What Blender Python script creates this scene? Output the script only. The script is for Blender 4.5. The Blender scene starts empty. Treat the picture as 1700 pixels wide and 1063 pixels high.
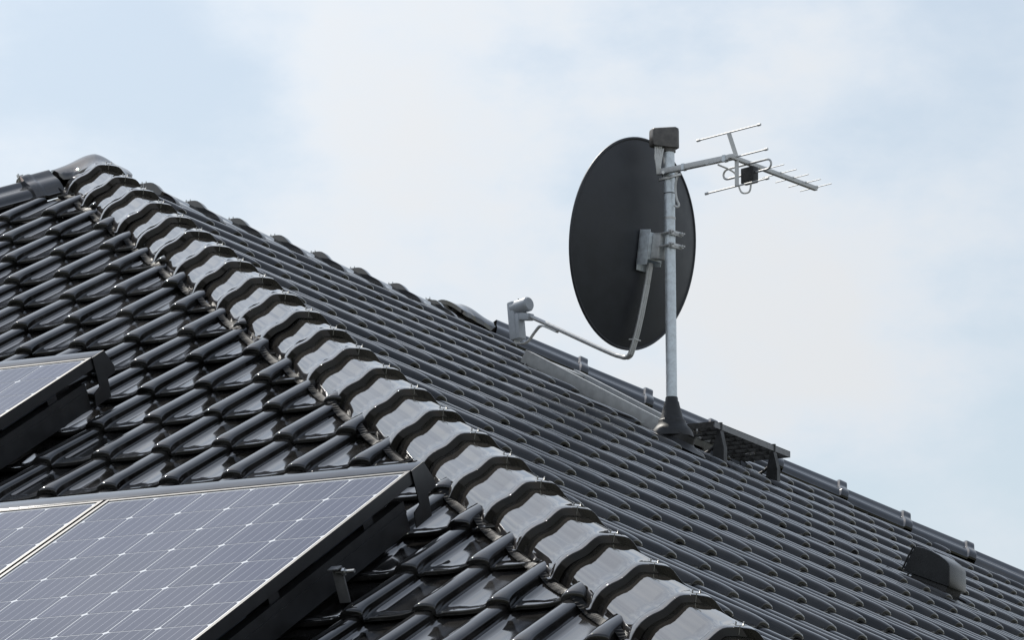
import bpy, bmesh, math, random
import numpy as np
from mathutils import Vector, Matrix
random.seed(7)
V = Vector
SC = bpy.context.scene
COL = SC.collection

# ------------------------------------------------------------------ frame of the place
# The roof is worked out from its apex: x, y horizontal, z up, apex at Z0 above the ground.
Z0 = 6.67
PITCH = 0.5139
CP, SP, TP = math.cos(PITCH), math.sin(PITCH), math.tan(PITCH)
RIDGE = 3.2855                  # length of the ridge
RUN = 7.4                       # horizontal run from ridge to eave
TW, TC = 0.2326, 0.36           # cover width and gauge of one roof tile

# ------------------------------------------------------------------ camera
cam = bpy.data.cameras.new('camera'); cam_ob = bpy.data.objects.new('camera', cam); COL.objects.link(cam_ob)
yaw, pit, rol = 0.4902, 0.2192, 0.0042
fw = V((-math.sin(yaw)*math.cos(pit), math.cos(yaw)*math.cos(pit), math.sin(pit)))
rt = V((math.cos(yaw), math.sin(yaw), 0)); up = rt.cross(fw)
r2 = math.cos(rol)*rt + math.sin(rol)*up; u2 = -math.sin(rol)*rt + math.cos(rol)*up
m = Matrix((r2, u2, -fw)).transposed().to_4x4(); m.translation = V((10.9964, -16.7723, -5.0729 + Z0))
cam_ob.matrix_world = m
cam.sensor_width = 36; cam.sensor_fit = 'HORIZONTAL'; cam.lens = 36*7947.07/1700
cam.clip_start = 0.5; cam.clip_end = 6000
SC.camera = cam_ob
RT = V((math.cos(yaw), math.sin(yaw), 0)); FH = V((-math.sin(yaw), math.cos(yaw), 0)); UP = V((0, 0, 1))

# ------------------------------------------------------------------ sky and sun
SUN_AZ = math.radians(62)      # left of +Y
SUN_EL = math.radians(48)
sun_dir = V((-math.sin(SUN_AZ)*math.cos(SUN_EL), math.cos(SUN_AZ)*math.cos(SUN_EL), math.sin(SUN_EL)))
W = bpy.data.worlds.new('World'); SC.world = W; W.use_nodes = True
nt = W.node_tree; nt.nodes.clear()
def nd(nt, typ, **kw):
    n = nt.nodes.new(typ)
    for k, v in kw.items():
        if k.startswith('i_'):
            key = k[2:]; key = int(key) if key.isdigit() else key.replace('_', ' ')
            n.inputs[key].default_value = v
        else: setattr(n, k, v)
    return n
def ramp(nt, stops, interp='EASE'):
    n = nt.nodes.new('ShaderNodeValToRGB'); n.color_ramp.interpolation = interp
    els = n.color_ramp.elements
    while len(els) < len(stops): els.new(0.5)
    for e, (p, c) in zip(els, stops):
        e.position = p; e.color = c if len(c) == 4 else (*c, 1)
    return n
out = nd(nt, 'ShaderNodeOutputWorld'); bg = nd(nt, 'ShaderNodeBackground'); bg.inputs[1].default_value = 0.10
sky = nd(nt, 'ShaderNodeTexSky', sky_type='NISHITA', sun_disc=False)
sky.sun_elevation = SUN_EL; sky.sun_rotation = -SUN_AZ; sky.air_density = 1.35; sky.dust_density = 0.7; sky.ozone_density = 1.0
tc = nd(nt, 'ShaderNodeTexCoord')
mp = nd(nt, 'ShaderNodeMapping'); mp.inputs['Scale'].default_value = (1, 1, 1.7); mp.inputs['Location'].default_value = (3.1, 7.4, 1.3)
n1 = nd(nt, 'ShaderNodeTexNoise'); n1.inputs['Scale'].default_value = 14.0; n1.inputs['Detail'].default_value = 6; n1.inputs['Roughness'].default_value = 0.58
n2 = nd(nt, 'ShaderNodeTexNoise'); n2.inputs['Scale'].default_value = 2.2; n2.inputs['Detail'].default_value = 3
nt.links.new(tc.outputs['Generated'], mp.inputs[0]); nt.links.new(mp.outputs[0], n1.inputs[0]); nt.links.new(mp.outputs[0], n2.inputs[0])
add = nd(nt, 'ShaderNodeMath', operation='MULTIPLY_ADD'); add.inputs[1].default_value = 0.35
nt.links.new(n2.outputs[0], add.inputs[0]); nt.links.new(n1.outputs[0], add.inputs[2])
mr = nd(nt, 'ShaderNodeMapRange', interpolation_type='SMOOTHSTEP'); mr.inputs[1].default_value = 0.50; mr.inputs[2].default_value = 0.80
mr.inputs[3].default_value = 0.50; mr.inputs[4].default_value = 0.95
# cloud banks seen in the sky: (direction, tightness, strength); negative ones are blue openings
last = add.outputs[0]
for (vx, vy, vz), kk, amp in (((-.3997, .893, .207), 4200, .48), ((-.4203, .8797, .2225), 3400, .30), ((-.4625, .8529, .2421), 700, .06), ((-.4953, .8289, .2599), 900, .06), ((-.4207, .8679, .264), 500, .06),
                              ((-.3969, .8984, .1879), 1800, -.20), ((-.3707, .8938, .2524), 700, -.15), ((-.5121, .8126, .2782), 1100, -.20), ((-.5393, .8002, .2623), 900, -.10), ((-.3694, .9155, .1592), 900, -.02)):
    a_ = nd(nt, 'ShaderNodeVectorMath', operation='DOT_PRODUCT'); a_.inputs[1].default_value = (vx, vy, vz); nt.links.new(tc.outputs['Generated'], a_.inputs[0])
    b_ = nd(nt, 'ShaderNodeMath', operation='MULTIPLY_ADD'); b_.inputs[1].default_value = kk; b_.inputs[2].default_value = -kk; nt.links.new(a_.outputs['Value'], b_.inputs[0])
    c_ = nd(nt, 'ShaderNodeMath', operation='EXPONENT'); nt.links.new(b_.outputs[0], c_.inputs[0])
    e_ = nd(nt, 'ShaderNodeMath', operation='MULTIPLY'); nt.links.new(c_.outputs[0], e_.inputs[0]); nt.links.new(n1.outputs[0], e_.inputs[1])
    f_ = nd(nt, 'ShaderNodeMath', operation='MULTIPLY_ADD'); f_.inputs[1].default_value = amp*1.05; nt.links.new(e_.outputs[0], f_.inputs[0]); nt.links.new(last, f_.inputs[2]); last = f_.outputs[0]
nt.links.new(last, mr.inputs[0])
sz = nd(nt, 'ShaderNodeSeparateXYZ'); nt.links.new(tc.outputs['Generated'], sz.inputs[0])
el = nd(nt, 'ShaderNodeMapRange', interpolation_type='SMOOTHSTEP'); el.inputs[1].default_value = .32; el.inputs[2].default_value = .80; el.inputs[3].default_value = 1.0; el.inputs[4].default_value = .42; nt.links.new(sz.outputs[2], el.inputs[0])
cov = nd(nt, 'ShaderNodeMath', operation='MULTIPLY'); nt.links.new(mr.outputs[0], cov.inputs[0]); nt.links.new(el.outputs[0], cov.inputs[1])
cl = nd(nt, 'ShaderNodeMix', data_type='RGBA'); cl.inputs[6].default_value = (7.0, 7.55, 8.2, 1); cl.inputs[7].default_value = (7.35, 7.5, 7.7, 1)
lit = nd(nt, 'ShaderNodeMix', data_type='RGBA', blend_type='LIGHTEN'); lit.inputs[0].default_value = 1
mix = nd(nt, 'ShaderNodeMix', data_type='RGBA')
m2 = nd(nt, 'ShaderNodeMapRange', interpolation_type='SMOOTHSTEP'); m2.inputs[1].default_value = 0.62; m2.inputs[2].default_value = 0.95
nt.links.new(last, m2.inputs[0]); nt.links.new(m2.outputs[0], cl.inputs[0])
nt.links.new(cov.outputs[0], mix.inputs[0]); nt.links.new(sky.outputs[0], mix.inputs[6]); # thin cloud scatters sunlight forward: brighter towards the sun
dt = nd(nt, 'ShaderNodeVectorMath', operation='DOT_PRODUCT'); dt.inputs[1].default_value = sun_dir; nt.links.new(tc.outputs['Generated'], dt.inputs[0])
d0 = nd(nt, 'ShaderNodeMath', operation='MAXIMUM'); d0.inputs[1].default_value = 0; nt.links.new(dt.outputs['Value'], d0.inputs[0])
d1 = nd(nt, 'ShaderNodeMath', operation='POWER'); d1.inputs[1].default_value = 7; nt.links.new(d0.outputs[0], d1.inputs[0])
d2 = nd(nt, 'ShaderNodeMath', operation='MULTIPLY_ADD'); d2.inputs[1].default_value = 1.35; d2.inputs[2].default_value = 1.0; nt.links.new(d1.outputs[0], d2.inputs[0])
sc_ = nd(nt, 'ShaderNodeVectorMath', operation='SCALE'); nt.links.new(cl.outputs[2], sc_.inputs[0]); nt.links.new(d2.outputs[0], sc_.inputs['Scale'])
nt.links.new(sky.outputs[0], lit.inputs[6]); nt.links.new(sc_.outputs[0], lit.inputs[7]); nt.links.new(lit.outputs[2], mix.inputs[7])
nt.links.new(mix.outputs[2], bg.inputs[0]); nt.links.new(bg.outputs[0], out.inputs[0])
sl = bpy.data.lights.new('sun', 'SUN'); sl.energy = 4.0; sl.angle = math.radians(0.6); sl.color = (1, 0.955, 0.88)
so = bpy.data.objects.new('sun', sl); COL.objects.link(so); so.location = (0, 0, 60)
so.rotation_euler = sun_dir.to_track_quat('Z', 'Y').to_euler()
SC.view_settings.view_transform = 'Standard'; SC.view_settings.look = 'None'
SC.view_settings.exposure = 0; SC.view_settings.gamma = 1; SC.view_settings.use_curve_mapping = False

# ------------------------------------------------------------------ materials
def mat(name, col, rough=0.5, metal=0.0, ior=1.5, noise=0.0, nscale=20, rvar=0.0, bump=0.0, bscale=40, objvar=0.0, coat=0.0, coatr=0.05):
    m = bpy.data.materials.new(name); m.use_nodes = True; t = m.node_tree
    b = t.nodes['Principled BSDF']
    b.inputs['Base Color'].default_value = (*col, 1); b.inputs['Roughness'].default_value = rough
    b.inputs['Metallic'].default_value = metal; b.inputs['IOR'].default_value = ior
    if coat: b.inputs['Coat Weight'].default_value = coat; b.inputs['Coat Roughness'].default_value = coatr
    co = nd(t, 'ShaderNodeTexCoord')
    if noise or rvar:
        n = nd(t, 'ShaderNodeTexNoise'); n.inputs['Scale'].default_value = nscale; n.inputs['Detail'].default_value = 6; n.inputs['Roughness'].default_value = 0.6
        geo = nd(t, 'ShaderNodeNewGeometry'); t.links.new(geo.outputs['Position'], n.inputs['Vector'])
        if noise:
            r = ramp(t, [(0.3, tuple(c*(1-noise) for c in col)), (0.7, tuple(min(1, c*(1+noise)) for c in col))])
            t.links.new(n.outputs[0], r.inputs[0]); last = r.outputs[0]
            if objvar:
                oi = nd(t, 'ShaderNodeObjectInfo'); mrr = nd(t, 'ShaderNodeMapRange'); mrr.inputs[3].default_value = 1-objvar; mrr.inputs[4].default_value = 1+objvar
                t.links.new(oi.outputs['Random'], mrr.inputs[0])
                mm = nd(t, 'ShaderNodeMix', data_type='RGBA', blend_type='MULTIPLY'); mm.inputs[0].default_value = 1
                t.links.new(last, mm.inputs[6]); t.links.new(mrr.outputs[0], mm.inputs[7]); last = mm.outputs[2]
            t.links.new(last, b.inputs['Base Color'])
        if rvar:
            q = nd(t, 'ShaderNodeMapRange'); q.inputs[1].default_value = 0.35; q.inputs[2].default_value = 0.75
            q.inputs[3].default_value = rough; q.inputs[4].default_value = rough + rvar
            t.links.new(n.outputs[0], q.inputs[0]); t.links.new(q.outputs[0], b.inputs['Roughness'])
    if bump:
        n = nd(t, 'ShaderNodeTexNoise'); n.inputs['Scale'].default_value = bscale; n.inputs['Detail'].default_value = 3
        geo = nd(t, 'ShaderNodeNewGeometry'); t.links.new(geo.outputs['Position'], n.inputs['Vector'])
        bp = nd(t, 'ShaderNodeBump'); bp.inputs['Strength'].default_value = bump; bp.inputs['Distance'].default_value = 0.01
        t.links.new(n.outputs[0], bp.inputs['Height']); t.links.new(bp.outputs[0], b.inputs['Normal'])
    return m
M_TILE = mat('black_glaze', (0.019, 0.0178, 0.0170), 0.03, ior=1.60, noise=0.75, nscale=6, rvar=0.06, bump=0.004, bscale=14, objvar=0.35)
M_HIP = mat('black_glaze_ridge', (0.026, 0.0235, 0.0215), 0.01, ior=1.95, noise=0.4, nscale=8, rvar=0.02, bump=0.005, bscale=10, objvar=0.3)
M_DECK = mat('roofing_felt', (0.01, 0.01, 0.01), 0.9, noise=0.3)
M_WALL = mat('render', (0.55, 0.53, 0.5), 0.85, noise=0.08, nscale=3, bump=0.2, bscale=120)
M_GROUND = mat('grass_and_gravel', (0.06, 0.062, 0.042), 0.95, noise=0.5, nscale=0.6, bump=0.3, bscale=8)
M_FLASH = mat('black_pleated_aluminium', (0.006, 0.0058, 0.0056), 0.45, metal=0.0, ior=1.28, noise=0.5, nscale=40, rvar=0.25)
M_STEEL = mat('steel_clip', (0.55, 0.55, 0.54), 0.35, metal=1)
M_GALV = mat('galvanised_steel', (0.74, 0.79, 0.82), 0.42, metal=0.6, noise=0.16, nscale=38, rvar=0.2)
M_ALU = mat('aluminium', (0.62, 0.62, 0.61), 0.46, metal=0.65, noise=0.1, nscale=60, rvar=0.15)
M_DISH = mat('graphite_paint', (0.040, 0.043, 0.050), 0.45, noise=0.12, nscale=14, rvar=0.12)
M_LNB = mat('grey_plastic', (0.52, 0.55, 0.58), 0.42, noise=0.06, nscale=30)
M_BLACK = mat('black_plastic', (0.022, 0.022, 0.023), 0.42, noise=0.35, nscale=25, rvar=0.2)
M_CAP = mat('weathered_black_cap', (0.125, 0.115, 0.104), 0.42, noise=0.3, nscale=30, rvar=0.2)
M_CABLE = mat('white_cable', (0.76, 0.76, 0.74), 0.45, noise=0.08)
M_CABLE_D = mat('black_cable', (0.015, 0.015, 0.015), 0.5)
M_FRAME = mat('black_anodised_frame', (0.012, 0.012, 0.013), 0.38, noise=0.3, nscale=20, rvar=0.15)
M_TRIM = mat('anthracite_trim', (0.036, 0.043, 0.056), 0.10, noise=0.2, nscale=10, rvar=0.04)
M_BACK = mat('white_backsheet', (0.78, 0.79, 0.80), 0.5, coat=1.0, coatr=0.05)
M_BACK.node_tree.nodes['Principled BSDF'].inputs['Specular IOR Level'].default_value = 0.0
M_WIN = mat('grey_window_cladding', (0.46, 0.465, 0.46), 0.45, metal=0.25, noise=0.12, nscale=30, rvar=0.1)
M_GLASS = mat('window_glass', (0.02, 0.025, 0.03), 0.04)
M_STEP = mat('dark_coated_steel', (0.05, 0.048, 0.045), 0.4, metal=0.3, noise=0.4, nscale=50, rvar=0.2)
M_RAILT = mat('grey_coated_steel', (0.19, 0.19, 0.195), 0.45, metal=0.2, noise=0.15, nscale=30)
M_VENT = mat('vent_plastic', (0.016, 0.017, 0.018), 0.22, noise=0.2, rvar=0.1)
# solar cell: blue-black silicon with silver busbars under textured glass
M_CELL = mat('solar_cell', (0.018, 0.021, 0.045), 0.45, ior=1.5, coat=1.0, coatr=0.05)
M_CELL.node_tree.nodes['Principled BSDF'].inputs['Coat IOR'].default_value = 1.42
M_CELL.node_tree.nodes['Principled BSDF'].inputs['Specular IOR Level'].default_value = 0.0
t = M_CELL.node_tree; b = t.nodes['Principled BSDF']; co = nd(t, 'ShaderNodeTexCoord'); sx = nd(t, 'ShaderNodeSeparateXYZ')
t.links.new(co.outputs['Object'], sx.inputs[0])
mu = nd(t, 'ShaderNodeMath', operation='MULTIPLY_ADD'); mu.inputs[1].default_value = 5/0.166; mu.inputs[2].default_value = 10.5
fr = nd(t, 'ShaderNodeMath', operation='FRACT'); sb = nd(t, 'ShaderNodeMath', operation='SUBTRACT'); sb.inputs[1].default_value = 0.5
ab = nd(t, 'ShaderNodeMath', operation='ABSOLUTE'); lt = nd(t, 'ShaderNodeMath', operation='LESS_THAN'); lt.inputs[1].default_value = 0.026
t.links.new(sx.outputs[0], mu.inputs[0]); t.links.new(mu.outputs[0], fr.inputs[0]); t.links.new(fr.outputs[0], sb.inputs[0]); t.links.new(sb.outputs[0], ab.inputs[0]); t.links.new(ab.outputs[0], lt.inputs[0])
oi = nd(t, 'ShaderNodeObjectInfo'); rc = ramp(t, [(0, (0.019, 0.022, 0.055)), (1, (0.030, 0.033, 0.074))], 'LINEAR'); t.links.new(oi.outputs['Random'], rc.inputs[0])
mx = nd(t, 'ShaderNodeMix', data_type='RGBA'); mx.inputs[7].default_value = (0.33, 0.33, 0.37, 1)
t.links.new(lt.outputs[0], mx.inputs[0]); t.links.new(rc.outputs[0], mx.inputs[6]); t.links.new(mx.outputs[2], b.inputs['Base Color'])

# ------------------------------------------------------------------ helpers
def link(o): COL.objects.link(o); return o
def tag(o, label=None, cat=None, group=None, kind=None):
    for k, v in (('label', label), ('category', cat), ('group', group), ('kind', kind)):
        if v: o[k] = v
    return o
def thing(name, loc, label, cat, group=None):
    o = link(bpy.data.objects.new(name, None)); o.location = (loc[0], loc[1], loc[2] + Z0); o.empty_display_size = 0.2
    return tag(o, label, cat, group)
def root_of(o):
    while o.parent: o = o.parent
    return o
class MB:
    """collects shapes in roof coordinates; build() links them as one mesh object"""
    def __init__(s): s.v = []; s.f = []
    def add(s, vs, fs):
        k = len(s.v); s.v += [tuple(v) for v in vs]; s.f += [tuple(i + k for i in f) for f in fs]; return s
    def box(s, c, ax, hx, hy, hz, bev=0.0):
        c = V(c); X, Y, Z = [V(a).normalized() for a in ax]
        if bev:
            vs = []; fs = []
            b = min(bev, hx*.9, hy*.9, hz*.9)
            bm = bmesh.new(); bmesh.ops.create_cube(bm, size=2)
            for v in bm.verts: v.co = V((v.co.x*hx, v.co.y*hy, v.co.z*hz))
            bmesh.ops.bevel(bm, geom=bm.edges[:], offset=b, segments=2, affect='EDGES', profile=0.6)
            bm.verts.index_update()
            vs = [c + X*v.co.x + Y*v.co.y + Z*v.co.z for v in bm.verts]; fs = [[v.index for v in f.verts] for f in bm.faces]; bm.free()
            return s.add(vs, fs)
        vs = [c + X*hx*i + Y*hy*j + Z*hz*k for i in (-1, 1) for j in (-1, 1) for k in (-1, 1)]
        return s.add(vs, [(0, 1, 3, 2), (4, 6, 7, 5), (0, 4, 5, 1), (2, 3, 7, 6), (0, 2, 6, 4), (1, 5, 7, 3)])
    def bar(s, a, b, hw, hh, upv=UP, bev=0.0):
        a, b = V(a), V(b); d = (b - a); L = d.length; d.normalize(); x = d.cross(V(upv)).normalized(); z = x.cross(d)
        return s.box((a + b)/2, (x, d, z), hw, L/2, hh, bev)
    def tube(s, pts, r, n=10, caps=True):
        pts = [V(p) for p in pts]; rs = r if isinstance(r, (list, tuple)) else [r]*len(pts)
        vs = []; fs = []; prev = None
        for i, p in enumerate(pts):
            d = (pts[min(i + 1, len(pts) - 1)] - pts[max(i - 1, 0)]).normalized()
            if prev is None: x = d.cross(V((0.31, 0.12, 0.94)));  x = x if x.length > 0.1 else d.cross(V((1, 0, 0)))
            else: x = prev - d*prev.dot(d)
            x.normalize(); prev = x; y = d.cross(x)
            for k in range(n):
                a = 2*math.pi*k/n; vs.append(p + (x*math.cos(a) + y*math.sin(a))*rs[i])
        for i in range(len(pts) - 1):
            for k in range(n):
                k2 = (k + 1) % n; fs.append((i*n + k, i*n + k2, (i + 1)*n + k2, (i + 1)*n + k))
        if caps: fs.append(tuple(range(n - 1, -1, -1))); fs.append(tuple((len(pts) - 1)*n + k for k in range(n)))
        return s.add(vs, fs)
    def lathe(s, c, axis, prof, n=32):
        c = V(c); d = V(axis).normalized(); x = d.cross(V((0.2, 0.9, 0.1))).normalized(); y = d.cross(x)
        vs = []; fs = []
        for (r, h) in prof:
            for k in range(n):
                a = 2*math.pi*k/n; vs.append(c + d*h + (x*math.cos(a) + y*math.sin(a))*r)
        for i in range(len(prof) - 1):
            for k in range(n):
                k2 = (k + 1) % n; fs.append((i*n + k, i*n + k2, (i + 1)*n + k2, (i + 1)*n + k))
        return s.add(vs, fs)
    def prism(s, poly, d):
        """polygon (3-D points) swept along d"""
        n = len(poly); d = V(d); vs = [V(p) for p in poly] + [V(p) + d for p in poly]
        fs = [tuple(range(n - 1, -1, -1)), tuple(range(n, 2*n))] + [(i, (i + 1) % n, n + (i + 1) % n, n + i) for i in range(n)]
        return s.add(vs, fs)
    def build(s, name, material, parent=None, angle=35, smooth=True):
        off = root_of(parent).location if parent else V((0, 0, 0))
        me = bpy.data.meshes.new(name)
        me.from_pydata([(x - off.x, y - off.y, z + Z0 - off.z) for x, y, z in s.v], [], s.f)
        bm = bmesh.new(); bm.from_mesh(me); bmesh.ops.recalc_face_normals(bm, faces=bm.faces[:]); bm.to_mesh(me); bm.free()
        fin(me, material, angle, smooth)
        o = link(bpy.data.objects.new(name, me))
        if parent: o.parent = parent
        return o
def fin(me, material, angle=35, smooth=True):
    me.materials.append(material)
    if smooth:
        me.polygons.foreach_set('use_smooth', [True]*len(me.polygons)); me.set_sharp_from_angle(angle=math.radians(angle))
    me.update()
def arc(p0, p1, p2, n=8):
    """smooth curve through three control points (quadratic)"""
    p0, p1, p2 = V(p0), V(p1), V(p2)
    return [p0*(1-t)**2 + p1*2*t*(1-t) + p2*t*t for t in [i/n for i in range(n + 1)]]
def spline(ps, n=6):
    ps = [V(p) for p in ps]; out = []
    for i in range(len(ps) - 1):
        a = ps[max(i-1, 0)]; b_ = ps[i]; c = ps[i+1]; d = ps[min(i+2, len(ps)-1)]
        for k in range(n):
            t = k/n
            out.append(0.5*((2*b_) + (c-a)*t + (2*a-5*b_+4*c-d)*t*t + (3*b_-a-3*c+d)*t**3))
    return out + [ps[-1]]

# ------------------------------------------------------------------ ground and house
g = MB(); R_ = 2500
g.add([(R_*math.cos(a), R_*math.sin(a), -Z0) for a in [2*math.pi*k/48 for k in range(48)]], [tuple(range(48))])
tag(g.build('ground', M_GROUND, smooth=False), kind='structure')

house = thing('house', (0, RIDGE/2, -Z0), 'hipped house roof of glossy black interlocking tiles filling the lower half', 'house')
eave = -RUN*TP
wl = MB(); i_ = RUN - 0.6
wx0, wx1, wy0, wy1 = -i_, i_, -i_, RIDGE + i_
wl.box(((wx0+wx1)/2, (wy0+wy1)/2, (-Z0 + eave + 0.1)/2 - 0.1), ((1,0,0),(0,1,0),(0,0,1)), i_, (wy1-wy0)/2, (eave + Z0)/2 - 0.02)
wl.build('wall', M_WALL, house, smooth=False)
N1 = V((0, -SP, CP)); N2 = V((SP, 0, CP)); U1 = V((0, CP, SP)); D2 = V((CP, 0, -SP))
dk = MB(); e = -0.045
A_ = V((0, 0, e)); B_ = V((0, RIDGE, e)); c1 = V((-RUN, -RUN, eave+e)); c2 = V((RUN, -RUN, eave+e)); c3 = V((RUN, RIDGE+RUN, eave+e)); c4 = V((-RUN, RIDGE+RUN, eave+e))
dk.add([A_, B_, c1, c2, c3, c4], [(0, 2, 3), (0, 3, 4, 1), (1, 4, 5), (0, 1, 5, 2), (2, 5, 4, 3)])
dk.build('roof_deck', M_DECK, house, smooth=False)

# ------------------------------------------------------------------ roof tile
XS = [(-.002, .001), (0, .009), (.004, .020), (.009, .0295), (.016, .0360), (.026, .0395), (.037, .0405), (.048, .0394), (.057, .0368), (.0635, .0335), (.0680, .0290), (.0700, .0230), (.0704, .0140), (.0706, .0050), (.0725, .0018),
      (.080, .0018), (.085, .0046), (.090, .0046), (.095, .0008), (.120, -.0012), (.160, -.0016), (.200, .0002), (.224, .0040), (.240, .0085), (.246, .0085)]
XS = [(x, h*.90 if x < .0715 else h) for x, h in XS]
RW = .0720                      # roll width
def flare(x, y):
    if y > .065: return x
    f = (1 - y/.065)**1.4
    w = max(0, min(1, (x - .030)/.041))**2.4 if x < .0715 else max(0, 1 - (x - .0715)/.10)**1.5
    return x + .009*f*w
YS = [0.0, .003, .009, .018, .028, .042, .062, .20, .34, .405]
def pan_z(y): return 0.018 - 0.0500*y
def hood(y):
    q = 1 - .17*max(0, y - .05)/.35
    if y < .06: q *= .77 + .23*math.sqrt(max(0, 1 - (1 - y/.06)**2))
    return q
def lip(y, x):
    # raised front lip of the trough, wedge-shaped: wider towards the roll
    w = .026 + .022*max(0, min(1, (.19 - x)/.08))
    if x < RW: return 0
    f = min(1, (x - RW)/.030)
    if y < .003: return .003*f
    if y < w*0.75: return .005*f
    return .005*f*max(0, 1 - (y - w*.75)/(w*.35))
def top(x, h, y):
    if x < RW: z = pan_z(y) + h*hood(y)
    else: z = pan_z(y) + h*(1 if x > .1 else min(1, max(0, (y - .02)/.06))) + lip(y, x)
    if y == 0: z -= .0022
    return z
def tile_mesh():
    vs = []; fs = []; nx = len(XS)
    ys = YS[:7] + [.080] + YS[7:]
    for y in ys:
        for (x, h) in XS: vs.append((flare(x, y), y, top(x, h, y)))
    for j in range(len(ys) - 1):
        for i in range(nx - 1): fs.append((j*nx + i, j*nx + i + 1, (j+1)*nx + i + 1, (j+1)*nx + i))
    # front edge: face thickness, then the hollow underside
    k = len(vs); TH = .0125
    ins = []
    for i, (x, h) in enumerate(XS):
        a = V((flare(XS[max(i-1, 0)][0], 0), top(*XS[max(i-1, 0)], 0))); b = V((flare(XS[min(i+1, nx-1)][0], 0), top(*XS[min(i+1, nx-1)], 0)))
        d = (b - a).normalized(); n = V((-d.y, d.x))
        tk = TH if x < RW else .0085
        ins.append((flare(x, 0) - n.x*tk, top(x, h, 0) - n.y*tk))
    for (x, z) in ins: vs.append((x, .001, z))
    for (x, z) in ins: vs.append((x, .05, z - .001))
    for i in range(nx - 1):
        fs.append((i + 1, i, k + i, k + i + 1))
        fs.append((k + i + 1, k + i, k + nx + i, k + nx + i + 1))
    # left edge wall
    k2 = len(vs)
    for y in ys: vs.append((XS[0][0] + .001, y, top(*XS[0], y) - .012))
    for j in range(len(ys) - 1): fs.append((j*nx, (j+1)*nx, k2 + j + 1, k2 + j))
    me = bpy.data.meshes.new('roof_tile'); me.from_pydata(vs, [], fs); fin(me, M_TILE, 48); return me
TILE = tile_mesh()
TV = np.array([v.co[:] for v in TILE.vertices]); TF = [tuple(p.vertices) for p in TILE.polygons]
hroot = house.location.copy()
Ci = m.inverted(); FPX = 7947.07
def px(p):
    q = Ci @ V((p[0], p[1], p[2] + Z0)); return 850 + FPX*q.x/-q.z, 531.5 - FPX*q.y/-q.z, -q.z
tiles = []
def lay(slope):
    if slope == 1:
        X, Y, Z = V((1, 0, 0)), U1, N1
        ni = range(-36, 33); nj = range(-18, 5)
        for j in nj:
            t = 1.8014 - j*TC
            for i in ni: tiles.append((1, X, Y, Z, V((.6689 + i*TW - .040, 0, 0)) - U1*t, i, j))
    else:
        X, Y, Z = V((0, 1, 0)), -D2, N2
        for n in range(-1, 22):
            s = .7501 + n*TC
            for i in range(-36, 50): tiles.append((2, X, Y, Z, V((0, .4564 + i*TW - .108, 0)) + D2*s, i, n))
lay(1); lay(2)
CUT = 0.145
recs = []
for (sl_, X, Y, Z, o, i, j) in tiles:
    c = o + X*.12 + Y*.2
    rr = random.Random(i*131 + j*977 + sl_)
    if sl_ == 1:
        planes = [(V((-1, -1, 0)).normalized(), V((0, 0, 0))), (V((1, -1, 0)).normalized(), V((0, 0, 0)))]
    else:
        planes = [(V((1, 1, 0)).normalized(), V((0, 0, 0))), (V((1, -1, 0)).normalized(), V((0, RIDGE, 0)))]
    dist = [(c - p).dot(n) for n, p in planes]
    if min(dist) < -0.05: continue
    if c.z < eave + .05: continue
    ry = rr.gauss(0, .0040); rx = rr.gauss(0, .0030); rz = rr.gauss(0, .0030)
    Rm = Matrix((X, Y, Z)).transposed() @ (Matrix.Rotation(rx, 3, 'X') @ Matrix.Rotation(ry, 3, 'Y') @ Matrix.Rotation(rz, 3, 'Z'))
    oo = o + X*rr.gauss(0, .0008) + Y*rr.gauss(0, .0012) + Z*rr.gauss(0, .0005)
    cutp = [(n, p + n*(CUT if k_ == 0 else .25)) for k_, ((n, p), d) in enumerate(zip(planes, dist)) if d < 0.5]
    if sl_ == 2 and j < 1: cutp.append((V((1, 0, 0)), V((.20, 0, 0))))
    u, v_, dep = px(c)
    vis = -40 < u < 1740 and 250 < v_ < 1110
    nfac = abs((c - V((10.9964, -16.7723, -5.0729))).normalized().dot(Z))
    size = (1/dep**2)*(0.05 + nfac) if vis else 0
    recs.append((size, Rm, oo, cutp))
recs.sort(key=lambda r: -r[0])
def clipped(Rm, oo, planes):
    bm = bmesh.new(); bm.from_mesh(TILE)
    for n, p in planes:
        nl = Rm.transposed() @ n; pl = Rm.transposed() @ (p - oo)
        bmesh.ops.bisect_plane(bm, geom=bm.verts[:] + bm.edges[:] + bm.faces[:], plane_co=pl, plane_no=nl, clear_inner=True)
    if not bm.faces: bm.free(); return None
    return bm
SV, SF = [], []
count = 0
for size, Rm, oo, cutp in recs:
    bm = None
    if cutp:
        bm = clipped(Rm, oo, cutp)
        if bm is None: continue
    if size > 0 and count < 300:
        if bm:
            me = bpy.data.meshes.new('roof_tile'); bm.to_mesh(me); fin(me, M_TILE, 48) if not me.materials else me.update()
        else: me = TILE
        o = link(bpy.data.objects.new('roof_tile', me)); o.parent = house
        mm = Rm.to_4x4(); mm.translation = oo + V((0, 0, Z0)) - hroot; o.matrix_basis = mm; count += 1
    else:
        Rn = np.array(Rm)
        if bm:
            bm.verts.index_update(); vs = np.array([v.co[:] for v in bm.verts]); fs = [tuple(v.index for v in f.verts) for f in bm.faces]
        else: vs, fs = TV, TF
        k = len(SV); w = vs @ Rn.T + np.array(oo + V((0, 0, Z0)) - hroot)
        SV.extend(w.tolist()); SF.extend([tuple(a + k for a in f) for f in fs])
    if bm: bm.free()
me = bpy.data.meshes.new('roof_tile_field'); me.from_pydata(SV, [], SF); fin(me, M_TILE, 48)
o = link(bpy.data.objects.new('roof_tile_field', me)); o.parent = house; o['kind'] = 'stuff'

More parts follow.
